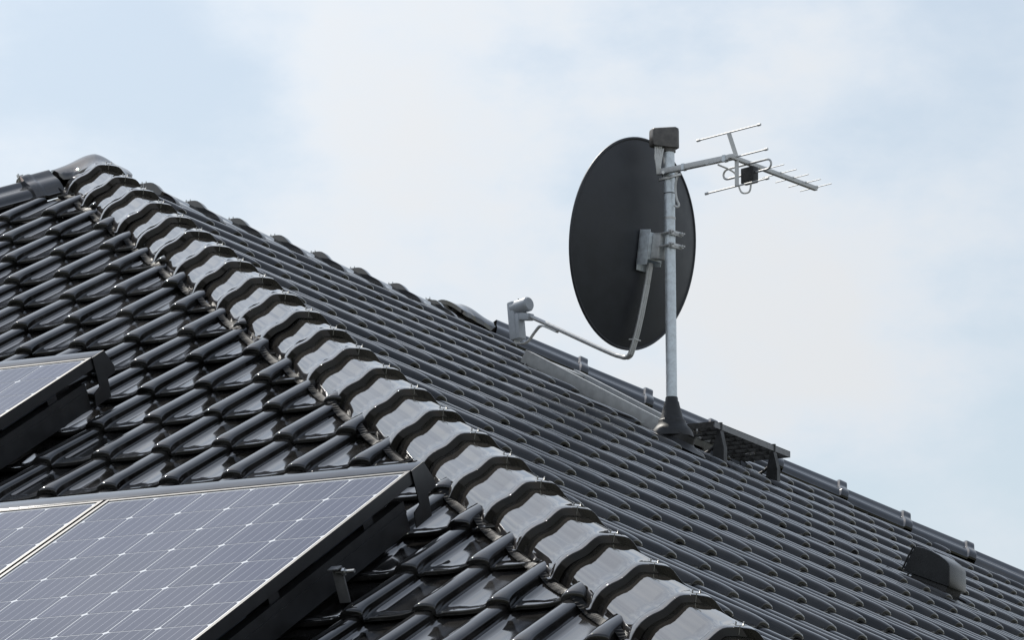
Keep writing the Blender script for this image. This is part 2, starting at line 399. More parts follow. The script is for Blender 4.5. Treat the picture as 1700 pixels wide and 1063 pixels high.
# ------------------------------------------------------------------ hip and ridge tiles
HALF = [(0, 0), (.020, -.0004), (.032, -.0014), (.042, -.0040), (.051, -.0100), (.061, -.0200), (.072, -.0322), (.083, -.0424), (.095, -.0500), (.109, -.0575), (.123, -.0672), (.136, -.0800), (.147, -.0965), (.154, -.1130), (.158, -.1275), (.163, -.1337), (.173, -.1360)]
def section(off, scale=1.0):
    pts = [(-x, z) for x, z in HALF[:0:-1]] + HALF
    res = []
    for i, (x, z) in enumerate(pts):
        a = V(pts[max(i-1, 0)]); b = V(pts[min(i+1, len(pts)-1)]); d = (b - a).normalized(); n = V((-d.y, d.x))
        res.append((x*scale + n.x*off, z + n.y*off))
    return res
def hip_mesh(full=True, deep=True, lift=0):
    rows = [(.000, .0062, 0), (.0012, .0069, 0), (.0035, .0071, 0), (.034, .0065, 0), (.040, .0050, 0), (.046, .0016, 0), (.052, .0005, 0), (.13, -.0033, 0), (.22, -.0077, 0), (.31, -.0121, 0), (.405, -.0167, 0)]
    if not full: rows = rows[:-3]
    vs = []; fs = []; nn = 2*len(HALF) - 1
    for y, off, _ in rows:
        if y < .043: off += lift
        sc = 1 - .035*max(0, (y - .045))/.36
        for (x, z) in section(off, sc): vs.append((x, y, (z if deep or z > -.05 else -.05 + (z + .05)*.72) - .009))
    for j in range(len(rows) - 1):
        for i in range(nn - 1): fs.append((j*nn + i, j*nn + i + 1, (j+1)*nn + i + 1, (j+1)*nn + i))
    k = len(vs)
    for (x, z) in section(-.0165, .99): vs.append((x, .0015, z - .009))
    for (x, z) in section(-.0165, .99): vs.append((x, .09, z - .011))
    for i in range(nn - 1):
        fs.append((i + 1, i, k + i, k + i + 1)); fs.append((k + i + 1, k + i, k + nn + i, k + nn + i + 1))
    # foot walls along both sides
    for side in (0, nn - 1):
        k3 = len(vs)
        for j, (y, off, _) in enumerate(rows):
            p = vs[j*nn + side]; vs.append((p[0]*.985, y, p[2] - .010))
        for j in range(len(rows) - 1): fs.append((j*nn + side, (j+1)*nn + side, k3 + j + 1, k3 + j))
    me = bpy.data.meshes.new('hip_tile'); me.from_pydata(vs, [], fs)
    bm = bmesh.new(); bm.from_mesh(me); bmesh.ops.recalc_face_normals(bm, faces=bm.faces[:]); bm.to_mesh(me); bm.free()
    # recalc may flip an open sheet: make the crown face up
    if sum(p.normal.z*p.area for p in me.polygons if p.center.z > -.04) < 0: me.flip_normals()
    fin(me, M_HIP, 40); return me
HIP = hip_mesh(); HIP_S = hip_mesh(False)
HIP_R = hip_mesh(True, False, .008); HIP_R.name = 'ridge_tile'
ck = MB(); ck.v = []; 
def clip_mesh():
    b = MB()
    b.box((0, .012, .0155), ((1,0,0),(0,1,0),(0,0,1)), .011, .013, .0008)
    b.box((0, -.0006, .004), ((1,0,0),(0,1,0),(0,0,1)), .0012, .0006, .0125)
    for s in (-1, 1): b.box((s*.0105, .004, .0195), ((1,0,0),(0,1,0),(0,0,1)), .0013, .003, .0055)
    me = bpy.data.meshes.new('clip'); me.from_pydata([(x, y, z - .012) for x, y, z in b.v], [], b.f); fin(me, M_STEEL, smooth=False); return me
CLIP = clip_mesh()
NH = math.sqrt(2 + TP*TP)
def hip_run(start, down, count, g0, q, h, name, k0=0, short=0):
    d = V(down).normalized(); Y = -d; X = V((Y.y, -Y.x, 0)).normalized(); Z = X.cross(Y)
    if Z.z < 0: X = -X; Z = X.cross(Y)
    for k in range(k0, count):
        rr = random.Random(k*17 + hash(tuple(down)) % 1000)
        p = V(start) + d*(g0 + k*q) + V((0, 0, h)) + X*rr.gauss(0, .0012)
        Rm = Matrix((X, Y, Z)).transposed() @ Matrix.Rotation(rr.gauss(0, .008), 3, 'Z') @ Matrix.Rotation(rr.gauss(0, .004), 3, 'X') @ Matrix.Rotation(rr.gauss(0, .010), 3, 'Y')
        o = link(bpy.data.objects.new(name, HIP_S if k == short else HIP if (name == 'hip_tile' and down[0] > 0 and down[1] < 0) else HIP_R)); o.parent = house
        mm = Rm.to_4x4(); mm.translation = p + V((0, 0, Z0)) - hroot; o.matrix_basis = mm
        c = link(bpy.data.objects.new('clip', CLIP)); c.parent = o
H = 0.104
hip_run((0, 0, 0), (1, -1, -TP), 30, .341, .370, H, 'hip_tile')
hip_run((0, 0, 0), (-1, -1, -TP), 30, .3535, .370, H, 'hip_tile')
hip_run((0, RIDGE, 0), (1, 1, -TP), 30, .701 - .370, .364, H + .012, 'hip_tile')
# ridge: laid from the near apex, collars facing the near end
d_ = V((0, -1, 0))
hip_run((0, 0, 0), (0, -1, 0), 1, -.767, .37, H - .046, 'ridge_tile', 0, -1)
for k in range(-2, 7):
    if k == 0: continue
    hip_run((0, 0, 0), (0, -1, 0), 1, -(.767 + k*.366), .37, H - (.046 if k > -2 else .068), 'ridge_tile', 0, 0 if k == 6 else -1)

def end_cap(center, arms, name, h0, reach):
    """three-way cap where two hips meet the ridge"""
    b = MB(); NA, NR = 72, 12
    def height(x, y):
        best = []
        for (dx, dy, sl) in arms:
            r = x*dx + y*dy; r0 = max(r, 0); lat = math.hypot(x - dx*r0, y - dy*r0)
            best.append(h0 - sl*r0 - .115*(lat/.155)**1.75 - .10*r0*r0)
        mx = max(best); return mx + .010*math.log(sum(math.exp((v - mx)/.010) for v in best))
    vs = [(center[0], center[1], center[2] + height(0, 0))]; fs = []
    rad = []
    for k in range(NA):
        a = 2*math.pi*k/NA; cs, sn = math.cos(a), math.sin(a)
        R = .145
        for (dx, dy, sl) in arms:
            c_ = cs*dx + sn*dy
            if c_ > 0: R = max(R, min(reach, .150/max(1e-3, math.sqrt(max(0, 1 - c_*c_)))) * min(1, max(0, c_*1.25)))
        rad.append(R)
    for k in range(NA):
        rad_k = (rad[k-1] + 2*rad[k] + rad[(k+1) % NA])/4
        a = 2*math.pi*k/NA
        for j in range(1, NR + 1):
            rr = rad_k*j/NR; x, y = rr*math.cos(a), rr*math.sin(a)
            vs.append((center[0] + x, center[1] + y, center[2] + height(x, y)))
        x, y = (rad_k - .002)*math.cos(a), (rad_k - .002)*math.sin(a); vs.append((center[0] + x, center[1] + y, center[2] + height(x, y) - .022))
        x, y = (rad_k - .03)*math.cos(a), (rad_k - .03)*math.sin(a); vs.append((center[0] + x, center[1] + y, center[2] + height(x, y) - .03))
    S = NR + 2
    for k in range(NA):
        k2 = (k + 1) % NA; fs.append((0, 1 + k*S, 1 + k2*S))
        for j in range(S - 1): fs.append((1 + k*S + j, 1 + k*S + j + 1, 1 + k2*S + j + 1, 1 + k2*S + j))
    b.add(vs, fs); return b.build(name, M_HIP, house, angle=50)
q_ = 1/math.sqrt(2)
end_cap((0, 0, 0), [(q_, -q_, TP*q_), (-q_, -q_, TP*q_), (0, 1, 0)], 'hip_cap', H - .012, .185)
end_cap((0, RIDGE, 0), [(q_, q_, TP*q_), (-q_, q_, TP*q_), (0, -1, 0)], 'hip_cap', H - .014, .185)

# pleated ventilation strip draped from both feet of the near hip over the cut tiles
XA_ = np.array([x for x, _ in XS]); HA_ = np.array([h for _, h in XS])
def tile_top(slope, p):
    """height of the tile surface above the slope plane at p"""
    if slope == 1: xx = p.x - (.6689 - .040); yy = 1.8014 + V(p).dot(U1)
    else: xx = p.y - (.4564 - .108); yy = .7501 - V(p).dot(D2)
    xx %= TW; yy %= TC
    h = float(np.interp(xx, XA_, HA_))
    if xx < .02: h = max(h, .0085)
    return pan_z(yy) + h*(hood(yy) if xx < RW else 1)
for side in (1, 2):
    b = MB(); lat = V((-1, -1, 0)).normalized()*(1 if side == 1 else -1)
    NS = N1 if side == 1 else N2
    d = V((1, -1, -TP)).normalized(); n = int(9.6/.0085); rng = random.Random(5)
    vs = []; fs = []; LS = (.152, .160, .168, .177)
    hs = []
    for l in LS:
        a_ = np.array([tile_top(side, d*(.18 + k*.0085) + lat*l - UP*(.399*l)) for k in range(n + 1)])
        a_ = np.maximum(a_, .010); ker = np.hanning(23); ker /= ker.sum(); hs.append(np.maximum(a_*.5, np.convolve(np.pad(a_, 11, 'edge'), ker, 'valid')))
    for k in range(n + 1):
        p = d*(.18 + k*.0085); w = (.0005 if k % 2 else -.0005)*(0.6 + .8*rng.random())
        row = [p + lat*.150 + UP*(H - .150)]
        for q_i, l in enumerate(LS):
            q = p + lat*(l + .004*math.sin(k*.031)) - UP*(.399*l)
            row.append(q + NS*(hs[q_i][k] + .004 + w*(1 + q_i)))
        vs += row
    for k in range(n):
        for j in range(4): fs.append((k*5 + j, k*5 + j + 1, (k+1)*5 + j + 1, (k+1)*5 + j))
    b.add(vs, fs); b.build('hip_ventilation_strip', M_FLASH, house, smooth=False)

# ------------------------------------------------------------------ roof window on the right slope (seen edge-on from its side)
win = MB()
def s2(x, y, h): return V((0, y, 0)) + D2*(x/CP) + N2*h
Xw = (D2, V((0, 1, 0)), N2)
wx0, wx1, wy0, wy1 = .90, 1.60, 2.20, 2.75
cx = (wx0 + wx1)/2; hl = (wx1 - wx0)/2/CP
fr_ = MB()
fr_.box(s2(cx, wy0 + .035, .060), Xw, hl, .035, .031, .003); fr_.box(s2(cx, wy1 - .035, .060), Xw, hl, .035, .031, .003)
fr_.box(s2(wx0 + .03, (wy0+wy1)/2, .0615), Xw, .035, (wy1-wy0)/2 - .072, .021, .003); fr_.box(s2(wx1 - .03, (wy0+wy1)/2, .0615), Xw, .035, (wy1-wy0)/2 - .072, .021, .003)
rw = fr_.build('roof_window', M_WIN, house)
gl = MB(); gl.box(s2(cx, (wy0+wy1)/2, .070), Xw, hl - .06, (wy1-wy0)/2 - .06, .004); gl.build('pane', M_GLASS, rw, smooth=False)
fl = MB(); fl.box(s2(cx + .02, wy0 + .018, .012), Xw, hl - .02, .012, .024, .002)
fl.box(s2(cx, wy0 - .045, -.003), Xw, hl + .03, .05, .003)
for q in (.03, .085): fl.box(s2(wx0 + q, wy0 + .006, .014), Xw, .004, .014, .024)
fl.box(s2(wx1 - .08, wy0 + .006, .014), Xw, .004, .014, .024)
fl.build('flashing', M_WIN, rw)

# ------------------------------------------------------------------ solar panels on the left slope
HS = .205
def s1(x, t, h): return V((x, 0, 0)) + U1*t + N1*h
X1 = (V((1, 0, 0)), U1, N1)
CELLP = .1686; CSL = .1710
cs_ = CELLP/2 - .0026; ch = .0105; cl_ = CSL/2 - .0025
me_cell = bpy.data.meshes.new('solar_cell')
oct_ = [(-cs_+ch*.8, -cl_), (cs_-ch*.8, -cl_), (cs_, -cl_+ch*.8), (cs_, cl_-ch*.8), (cs_-ch*.8, cl_), (-cs_+ch*.8, cl_), (-cs_, cl_-ch*.8), (-cs_, -cl_+ch*.8)]
me_cell.from_pydata([(x, y, 0) for x, y in oct_] + [(x, y, -.0006) for x, y in oct_], [], [tuple(range(8))] + [(i, 8+i, 8+(i+1) % 8, (i+1) % 8) for i in range(8)])
fin(me_cell, M_CELL, smooth=False)
R1m = Matrix((X1[0], X1[1], X1[2])).transposed()
PW, PL = 6*CELLP + .040, 10*CSL + .044
def panel(xr, tt, label):
    """xr = right edge, tt = slope position of the top edge"""
    root = thing('solar_panel', s1(xr - PW/2, tt - PL, HS - .04), label, 'solar panel', 'solar panels on the left slope')
    f = MB(); w = .006; hh = .0195
    cxm = xr - PW/2; cym = tt - PL/2
    f.box(s1(xr - w, cym, HS - hh), X1, w, PL/2, hh); f.box(s1(xr - PW + w, cym, HS - hh), X1, w, PL/2, hh)
    f.box(s1(cxm, tt - w, HS - hh - .0005), X1, PW/2 - 2*w, w, hh); f.box(s1(cxm, tt - PL + w, HS - hh - .0005), X1, PW/2 - 2*w, w, hh)
    f.build('frame', M_FRAME, root, smooth=False)
    e_ = MB()   # bright bare edge inside the frame lip
    e_.box(s1(xr - 2*w - .0013, cym, HS - .0022), X1, .0012, PL/2 - 2*w, .0012)
    e_.build('edge_seal', M_ALU, root, smooth=False)
    bs = MB(); bs.box(s1(cxm, cym, HS - .006), X1, PW/2 - 2*w, PL/2 - 2*w, .0025); bs.build('backsheet', M_BACK, root, smooth=False)
    for a in range(6):
        for c in range(10):
            p = s1(xr - .020 - CELLP*(a + .5), tt - .022 - CSL*(c + .5), HS - .0029)
            o = link(bpy.data.objects.new('solar_cell', me_cell)); o.parent = root
            mm = R1m.to_4x4(); mm.translation = p + V((0, 0, Z0)) - root.location; o.matrix_basis = mm
    return root
TA = -5.372; XA = 4.262
GAP = .012
panel(XA, TA, 'black framed solar panel at the right end of the lower row, nearest the tiled hip')
panel(XA - PW - GAP, TA, 'solar panel left of the dark dividing gap in the lower row')
XCc = 2.196; TCc = -3.712
panel(XCc, TCc, 'upper solar panel alone at the left edge of the picture, higher on the slope')
def trim(xl, xr, tt, label):
    root = thing('panel_trim', s1(xr, tt, HS - .16), label, 'trim strip', 'trim strips above the solar panels')
    b = MB(); b.box(s1((xl + xr)/2, tt + .006 + .037, HS - .003), X1, (xr - xl)/2, .037, .003, .002)
    b.box(s1((xl + xr)/2, tt + .077, HS - .04), X1, (xr - xl)/2, .0025, .035)
    b.build('top_sheet', M_TRIM, root)
    p = MB()
    out_ = [(-.003, 0), (.078, 0), (.118, -.070), (.112, -.092), (.060, -.094), (.050, -.160), (-.055, -.160), (-.045, -.115), (-.003, -.105)]
    p.prism([s1(xr + .001, tt + a, HS + c) for a, c in out_], V((.003, 0, 0)))
    p.build('end_plate', M_FRAME, root, smooth=False)
trim(XA - 2*PW - GAP, XA + .001, TA, 'dark sheet trim along the top of the lower solar panel row')
trim(XCc - PW, XCc + .001, TCc, 'dark sheet trim along the top of the upper solar panel')
def rail(x, t0, t1, label):
    root = thing('mounting_rail', s1(x, t1, HS - .16), label, 'mounting rail', 'rails under the solar panels')
    b = MB(); b.box(s1(x - .022, (t0 + t1)/2, HS - .118), X1, .020, (t0 - t1)/2, .046); b.box(s1(x - .001, (t0 + t1)/2, HS - .104), X1, .0015, (t0 - t1)/2, .005)
    b.build('profile', M_FRAME, root, smooth=False)
    L = t0 - t1
    b = MB(); b.box(s1(x - .075, (t0 + t1)/2, HS - .100), X1, .006, L/2, .062); b.build('gap_shade_strip', M_FRAME, root, smooth=False)  # added black strip that closes the gap, standing in for shade under the panel
    for a in (.10, .50, .90):
        s_ = MB(); s_.box(s1(x - .03, t0 - .06 - a*(L - .2), HS - .066), X1, .018, .03, .026); s_.build('clamp', M_FRAME, root, smooth=False)
    for a, l_ in ((.16, .22), (.62, .2)):
        w_ = MB(); w_.box(s1(x - .012, t0 - a*L - .1, HS - .050), X1, .005, l_*L*.5, .002); w_.build('cable_duct', M_TRIM, root, smooth=False)
rail(XA - .012, TA - .06, TA - PL, 'black aluminium rail under the right edge of the lower solar panels')
rail(XCc - .012, TCc - .06, TCc - PL + .06, 'black aluminium rail under the right edge of the upper solar panel')
hk = thing('roof_hook', s1(4.33, -5.98, .05), 'small grey metal hook with a bolt standing beside the lower solar panel', 'bracket')
b = MB(); b.box(s1(4.315, -6.00, .085), X1, .017, .003, .055, .001); b.box(s1(4.315, -6.012, .138), X1, .017, .014, .002, .001); b.build('bracket_plate', M_RAILT, hk)
b = MB(); b.tube([s1(4.315, -6.01, .125), s1(4.375, -6.01, .125)], .006, 8); b.tube([s1(4.337, -6.01, .125), s1(4.345, -6.01, .125)], .011, 6); b.build('bolt', M_STEEL, hk)

# ------------------------------------------------------------------ mast, dish, aerial
B0 = V((1.80, 1.95, 0)); SCL = 370.5
def A(pxx, pyy, df=0.0):
    """measured offsets at the mast: sideways and upwards in photo units (370.5 to the metre), df metres behind the mast"""
    dx = pxx - 1110.6 - (pyy - 377.75)*.0032; s = (21.45 + df*.976)/21.45
    return B0 + RT*(dx/SCL*s) + UP*(-(pyy - 377.75)/(SCL*.976) + df*.223) + FH*df
mast_foot = V((1.806, 1.95, -1.02))
def axis(pyy): return A(1115.2 - (655 - pyy)*.0106, pyy)
mast = thing('antenna_mast', mast_foot, 'galvanised pole rising from a black rubber boot, carrying the dish and aerial', 'mast')
b = MB(); b.tube([axis(745), axis(655), axis(450), axis(246)], .0245, 20); b.build('pole', M_GALV, mast)
b = MB()
for y_ in (363,): b.tube([axis(y_ + 2), axis(y_ - 2)], .0262, 20)
b.build('band', M_ALU, mast)
b = MB(); b.tube([axis(322), axis(320.5)], .0258, 20); b.build('cable_tie', M_CABLE_D, mast)
upm = (axis(246) - axis(655)).normalized()
b = MB()
prof = [(.0262, .0), (.0275, -.002), (.029, -.018), (.033, -.023), (.036, -.038), (.049, -.088), (.055, -.100), (.0565, -.104), (.060, -.107), (.063, -.122), (.075, -.138), (.088, -.154), (.095, -.170), (.098, -.184), (.094, -.188), (.085, -.182)]
b.lathe(axis(659), upm, prof, 36); b.build('boot', M_BLACK, mast)
b = MB()
fl_ = [(.086, .008), (.094, -.02), (.10, -.06), (.11, -.10)]
mb_ = s2(1.80, 1.95, .0)
vs = []; n = 24
for r, h in ((.070, .095), (.074, .065), (.092, .050), (.135, .040)):
    for k in range(n):
        a = 2*math.pi*k/n; ex = 1.25 if math.cos(a) > 0 else 1.0
        vs.append(mb_ + D2*(r*ex*math.cos(a) + (.16 - r)*.0) + V((0, 1, 0))*(r*math.sin(a)) + N2*h)
fs = [(j*n + k, j*n + (k+1) % n, (j+1)*n + (k+1) % n, (j+1)*n + k) for j in range(3) for k in range(n)]
b.add(vs, fs); b.build('flashing_collar', M_BLACK, mast)
b = MB(); b.tube([A(1102, 725.5, -.07), A(1101.5, 725.6, -.085)], .006, 10); b.build('rivet', M_STEEL, mast)
# head box over the pole with the cable entry
b = MB(); rd = (RT*.80 - FH*.60).normalized(); fd = V((-rd.y, rd.x, 0))
rr_ = (RT*.90 + FH*.43).normalized()
hx = MB()
pts = []
for (lx, w_, z0_, z1_) in ((-.086, .024, .010, .080), (-.081, .028, .004, .084), (-.01, .040, -.002, .092), (.018, .043, -.002, .095), (.034, .034, .0, .093), (.042, .018, .002, .088)):
    pts.append((lx, w_, z0_, z1_))
cb = axis(244); ad = (RT*.93 + FH*.36).normalized(); sd = V((-ad.y, ad.x, 0))
vs = []; fs = []
for (lx, w_, z0_, z1_) in pts:
    rb = .010
    ring = [(-w_, z0_), (-w_, z1_ - rb), (-w_ + rb*.35, z1_ - rb*.3), (-w_ + rb, z1_), (w_ - rb, z1_), (w_ - rb*.35, z1_ - rb*.3), (w_, z1_ - rb), (w_, z0_)]
    vs += [cb + ad*lx + sd*y_ + upm*(z_ - .004) for y_, z_ in ring]
for j in range(len(pts) - 1):
    for k in range(8): fs.append((j*8 + k, j*8 + (k+1) % 8, (j+1)*8 + (k+1) % 8, (j+1)*8 + k))
fs += [tuple(range(7, -1, -1)), tuple(range((len(pts)-1)*8, len(pts)*8))]
hx.add(vs, fs); hx.tube([axis(252), axis(243)], .030, 20); hx.build('mast_cap', M_CAP, mast, angle=50)
b = MB()
for i in range(4):
    b.tube(spline([A(1088 + i*3.2, 243, -.03), A(1088 + i*2.6, 262, -.03), A(1090 + i*1.8, 276, -.03), A(1091 + i*1.6, 288, -.02)], 4), .0042, 8)
b.tube(spline([A(1101, 246, -.03), A(1098, 262, -.03), A(1095, 280, -.03)], 4), .0042, 8)
b.build('cable', M_CABLE, mast)
b = MB(); b.tube(spline([A(1130, 288, -.05), A(1123, 296, -.05), A(1121, 312, -.04), A(1123, 330, -.04), A(1127, 340, -.04), A(1124, 344, -.04), A(1119, 341, -.03)], 6), .0052, 8); b.build('cable', M_CABLE, mast)

# --- satellite dish, seen from behind
psi = math.radians(48.6)
nH = (FH*math.cos(psi) - RT*math.sin(psi)).normalized()
tilt = math.radians(8.3)
nD = (nH*math.cos(tilt) + UP*math.sin(tilt)).normalized(); tD = V((-nH.y, nH.x, 0)).normalized()*-1; vD = tD.cross(nD); vD = vD if vD.z > 0 else -vD
DC = axis(393) + nH*.212
DC = DC + UP*0.0
dish = thing('satellite_dish', DC - vD*.5 - V((0,0,0)), 'dark grey satellite dish seen from behind, clamped to the pole with its arm reaching left', 'satellite dish')
RX, RY, BOWL = .427, .476, .078
b = MB(); NA, NR = 72, 10; vs = [DC - nD*BOWL]; fs = []
for side in (0, 1):
    off = .0035*side
    for k in range(NA):
        a = 2*math.pi*k/NA
        for j in range(1, NR + 1):
            q = j/NR; vs.append(DC + tD*(RX*q*math.cos(a)) + vD*(RY*q*math.sin(a)) - nD*(BOWL*(1 - q*q) - off))
    if side == 0:
        # rolled rim
        pass
    vs.append(DC - nD*(BOWL - .0035))
cen0, ring0 = 0, 1; ring1 = 2 + NA*NR; cen1 = ring1 + NA*NR
cen1b = 1 + NA*NR
def idx(side, k, j): return (1 if side == 0 else ring1) + (k % NA)*NR + (j - 1)
for k in range(NA):
    fs.append((0, idx(0, k, 1), idx(0, k+1, 1))); fs.append((cen1, idx(1, k+1, 1), idx(1, k, 1)))
    for j in range(1, NR):
        fs.append((idx(0, k, j), idx(0, k, j+1), idx(0, k+1, j+1), idx(0, k+1, j)))
        fs.append((idx(1, k, j), idx(1, k+1, j), idx(1, k+1, j+1), idx(1, k, j+1)))
b.add(vs, fs); refl = b.build('reflector', M_DISH, dish, angle=60)
rim = MB(); rp = [DC + tD*((RX + .001)*math.cos(a)) + vD*((RY + .001)*math.sin(a)) + nD*.002 for a in [2*math.pi*k/96 for k in range(97)]]
rim.tube(rp, .0075, 10, caps=False); rim.build('rim', M_DISH, refl)
def DP(n_, t_, v_): return DC + nD*n_ + tD*t_ + vD*v_
def DM(n_, t_, v_): return DP(n_, t_, v_ - .030 + (n_ + BOWL)*-.10)
# mounting: channel plate on the reflector back, head bracket, U-clamps on the pole
b = MB(); b.box(DM(-BOWL - .010, -.012, -.010), (tD, vD, nD), .050, .092, .003, .001)
b.box(DM(-BOWL - .035, .036, .000), (nD, vD, tD), .030, .075, .002, .001); b.box(DM(-BOWL - .035, -.060, -.000), (nD, vD, tD), .030, .080, .002, .001)
b.box(DM(-BOWL - .062, -.012, .004), (tD, vD, nD), .050, .062, .002, .001)
b.build('back_plate', M_GALV, dish)
b = MB(); b.box(DM(-BOWL - .088, -.006, .004), (tD, vD, nD), .034, .058, .022, .002); b.build('tilt_head', M_ALU, dish)
for k, dz in enumerate((.030, -.028)):
    b = MB(); p0 = axis(400) + UP*dz
    ring = [p0 + (nH*math.cos(a) + tD*math.sin(a))*.031 for a in [math.pi*(.5 + i/10) for i in range(11)]]
    b.tube([ring[0] + nH*.10] + ring + [ring[-1] + nH*.10], .0045, 8)
    b.box(p0 - nH*.030, (tD, UP, nH), .044, .011, .003, .001)
    for s in (-1, 1):
        b.tube([p0 + tD*(s*.037) + nH*.05, p0 + tD*(s*.037) - nH*.055], .0042, 8); b.tube([p0 + tD*(s*.037) - nH*.034, p0 + tD*(s*.037) - nH*.043], .0095, 6)
    b.build('pole_clamp', M_ALU, dish)
for (tt_, vv) in ((-.045, .038), (-.045, -.040), (.02, .038)):
    b = MB(); b.tube([DM(-BOWL - .012, tt_, vv), DM(-BOWL - .022, tt_, vv)], .008, 6); b.build('bolt', M_STEEL, dish)
# arm down the back, under the rim and forward to the converter
apts = [DP(-.112, -.005, -.09), DP(-.105, -.005, -.19), DP(-.085, -.004, -.36), DP(-.064, -.003, -.465), DP(-.050, -.002, -.508), DP(-.026, 0, -.520), DP(.008, 0, -.515), DP(.10, 0, -.490), DP(.585, 0, -.331), DP(.615, 0, -.335)]
b = MB(); path = spline(apts, 5)
b.tube(path, .0105, 12); b.build('feed_arm', M_ALU, dish)
b = MB()
b.tube([p + tD*.018 + nD*.004 for p in spline(apts[:6], 5)], .0085, 10); b.build('feed_arm', M_ALU, dish)
b = MB()
for i in range(3): b.tube([p + tD*(.006 - .012*i) - nD*.013 + vD*0 for p in spline(apts[1:5], 4)], .0045, 8)
b.build('cable', M_CABLE, dish)
b = MB(); p = DP(-.070, 0, -.44); b.box(p, (tD, nD, vD), .021, .019, .003, .001); b.build('cable_tie', M_CABLE, dish)
# converter (block with a horn facing the dish)
L0 = DP(.642, 0, -.288); hn = (DP(0, 0, -.12) - L0).normalized(); hv = (vD - hn*vD.dot(hn)).normalized(); ht = hn.cross(hv)
b = MB(); b.tube([L0 - hn*.045, L0 - hn*.04, L0 + hn*.048, L0 + hn*.052], [.030, .033, .034, .031], 24); horn_front = L0 + hn*.052
lnb = b.build('converter', M_LNB, dish)
b = MB(); b.tube([horn_front, horn_front + hn*.003], [.0305, .029], 24); b.build('horn_cover', M_LNB, lnb)
b = MB(); bc = L0 - hn*.040 - hv*.062
b.box(bc, (ht, hv, hn), .029, .092, .020, .009); b.box(bc + hn*.025 - hv*.03, (ht, hv, hn), .024, .06, .014, .004); b.build('housing', M_LNB, lnb)
b = MB()
for s in (-1, 1): b.tube([L0 + hv*.031 + hn*(.0) + ht*(s*.011), L0 + hv*.0345 + ht*(s*.011)], .004, 8)
b.tube([L0 - hv*.03 + ht*.0 - hn*.01 - ht*.030, L0 - hv*.03 - hn*.01 - ht*.036], .006, 8); b.build('screw', M_CABLE_D, lnb)
b = MB(); b.box(DP(.604, 0, -.336), (tD, nD, vD), .020, .035, .016, .005); b.build('arm_clamp', M_LNB, lnb)
b = MB(); e0 = bc - hv*.085
for i in range(4):
    o_ = ht*(-.015 + .010*i)
    b.tube(spline([e0 + o_, e0 - hv*.020 + o_*.8 + hn*.004, e0 - hv*.030 + hn*.045 + o_*.35, e0 - hv*.022 + hn*.075 + o_*.3, DP(.535, 0, -.405) + o_*.3, DP(.505, 0, -.378) + o_*.4, DP(.46, 0, -.386) + o_*.4, DP(.40, 0, -.406) + o_*.4], 5), .0042, 8)
b.build('cable', M_CABLE, dish)

# --- yagi aerial on a side arm
bo = (RT*math.cos(math.radians(54)) + FH*math.sin(math.radians(54))).normalized()
ro = (RT*math.cos(math.radians(36)) - FH*math.sin(math.radians(36)) + UP*.072).normalized()
ao = (RT*math.cos(math.radians(36)) - FH*math.sin(math.radians(36)) + UP*.032).normalized()
yup = ro.cross(bo); yup = yup if yup.z > 0 else -yup
yagi = thing('aerial', axis(285), 'silver terrestrial aerial with rod reflectors on an arm right of the pole top', 'aerial')
def AY(x_, y_, base=None): return A(x_, y_, 0)
arm0 = axis(284) + ao*(-.065) + FH*-.045 + UP*-.006
arm1 = arm0 + ao*.425
b = MB(); b.bar(arm0, arm1, .0115, .0125, bev=.002); b.build('side_arm', M_ALU, yagi)
for a_, e_ in ((.135, .15), (.355, .372)):
    b = MB(); b.bar(arm0 + ao*a_, arm0 + ao*e_, .0135, .0145); b.build('sleeve', M_GALV, yagi)
b = MB(); p0 = axis(290) - UP*.004
b.box(p0 - FH*.03 - UP*.014, (ro, UP, FH), .06, .006, .008, .001); 
ring = [p0 + (RT*math.cos(a) + FH*math.sin(a))*.030 for a in [math.pi*i/10 for i in range(11)]]
b.tube([ring[0] - FH*.06] + ring + [ring[-1] - FH*.06], .004, 8)
for s in (-1, 1): b.tube([p0 + RT*s*.03 - FH*.05, p0 + RT*s*.03 - FH*.064], .008, 6)
b.build('arm_clamp', M_STEEL, yagi)
J = arm1 + UP*-.012                       # where boom and reflector bracket meet
boom0 = J - bo*.06; boom1 = J + bo*.655 - UP*.002
b = MB(); b.bar(boom0, boom1, .0095, .0095, bev=.0015); b.build('boom', M_ALU, yagi)
bd = (boom1 - boom0).normalized()
T1 = J + UP*.120 - RT*.035 + FH*.0; T2 = J - UP*.125 - RT*.0 
b = MB(); b.bar(T1, J + UP*.005, .009, .007, upv=FH); b.bar(J - UP*.005, T2, .009, .007, upv=FH); b.build('reflector_bracket', M_ALU, yagi)
for c, l in ((T1, .166), (J + UP*.006 - FH*.012, .160), (T2, .165)):
    b = MB(); b.tube([c - ro*l, c + ro*l], .0038, 8)
    for s in (-1, 1): b.tube([c + ro*(s*(l - .012)), c + ro*(s*(l + .004))], .0062, 8)
    b.build('reflector_rod', M_ALU, yagi)
for i, q in enumerate((.245, .35, .455, .56, .655)):
    c = J + bd*q + yup*.006; l = .093 - .002*i
    b = MB(); b.tube([c - ro*l, c + ro*l], .0023, 8); b.box(c, (ro, bd, yup), .010, .006, .006, .001); b.build('director', M_ALU, yagi)
dc = J + bd*.085 - UP*.03
b = MB(); L2, rL = .104, .023; dv = UP
loop = [dc + ro*L2 + (dv*math.cos(a) + ro*math.sin(a))*rL for a in [math.pi*i/10 for i in range(11)]] + [dc - ro*L2 + (dv*math.cos(a) + ro*math.sin(a))*rL for a in [math.pi + math.pi*i/10 for i in range(11)]]
b.tube(loop + [loop[0]], .0048, 10, caps=False); b.build('dipole', M_ALU, yagi)
b = MB(); b.box(dc - UP*.032 + ro*.012, (ro, bd, UP), .034, .022, .036, .006); b.build('connection_box', M_BLACK, yagi)
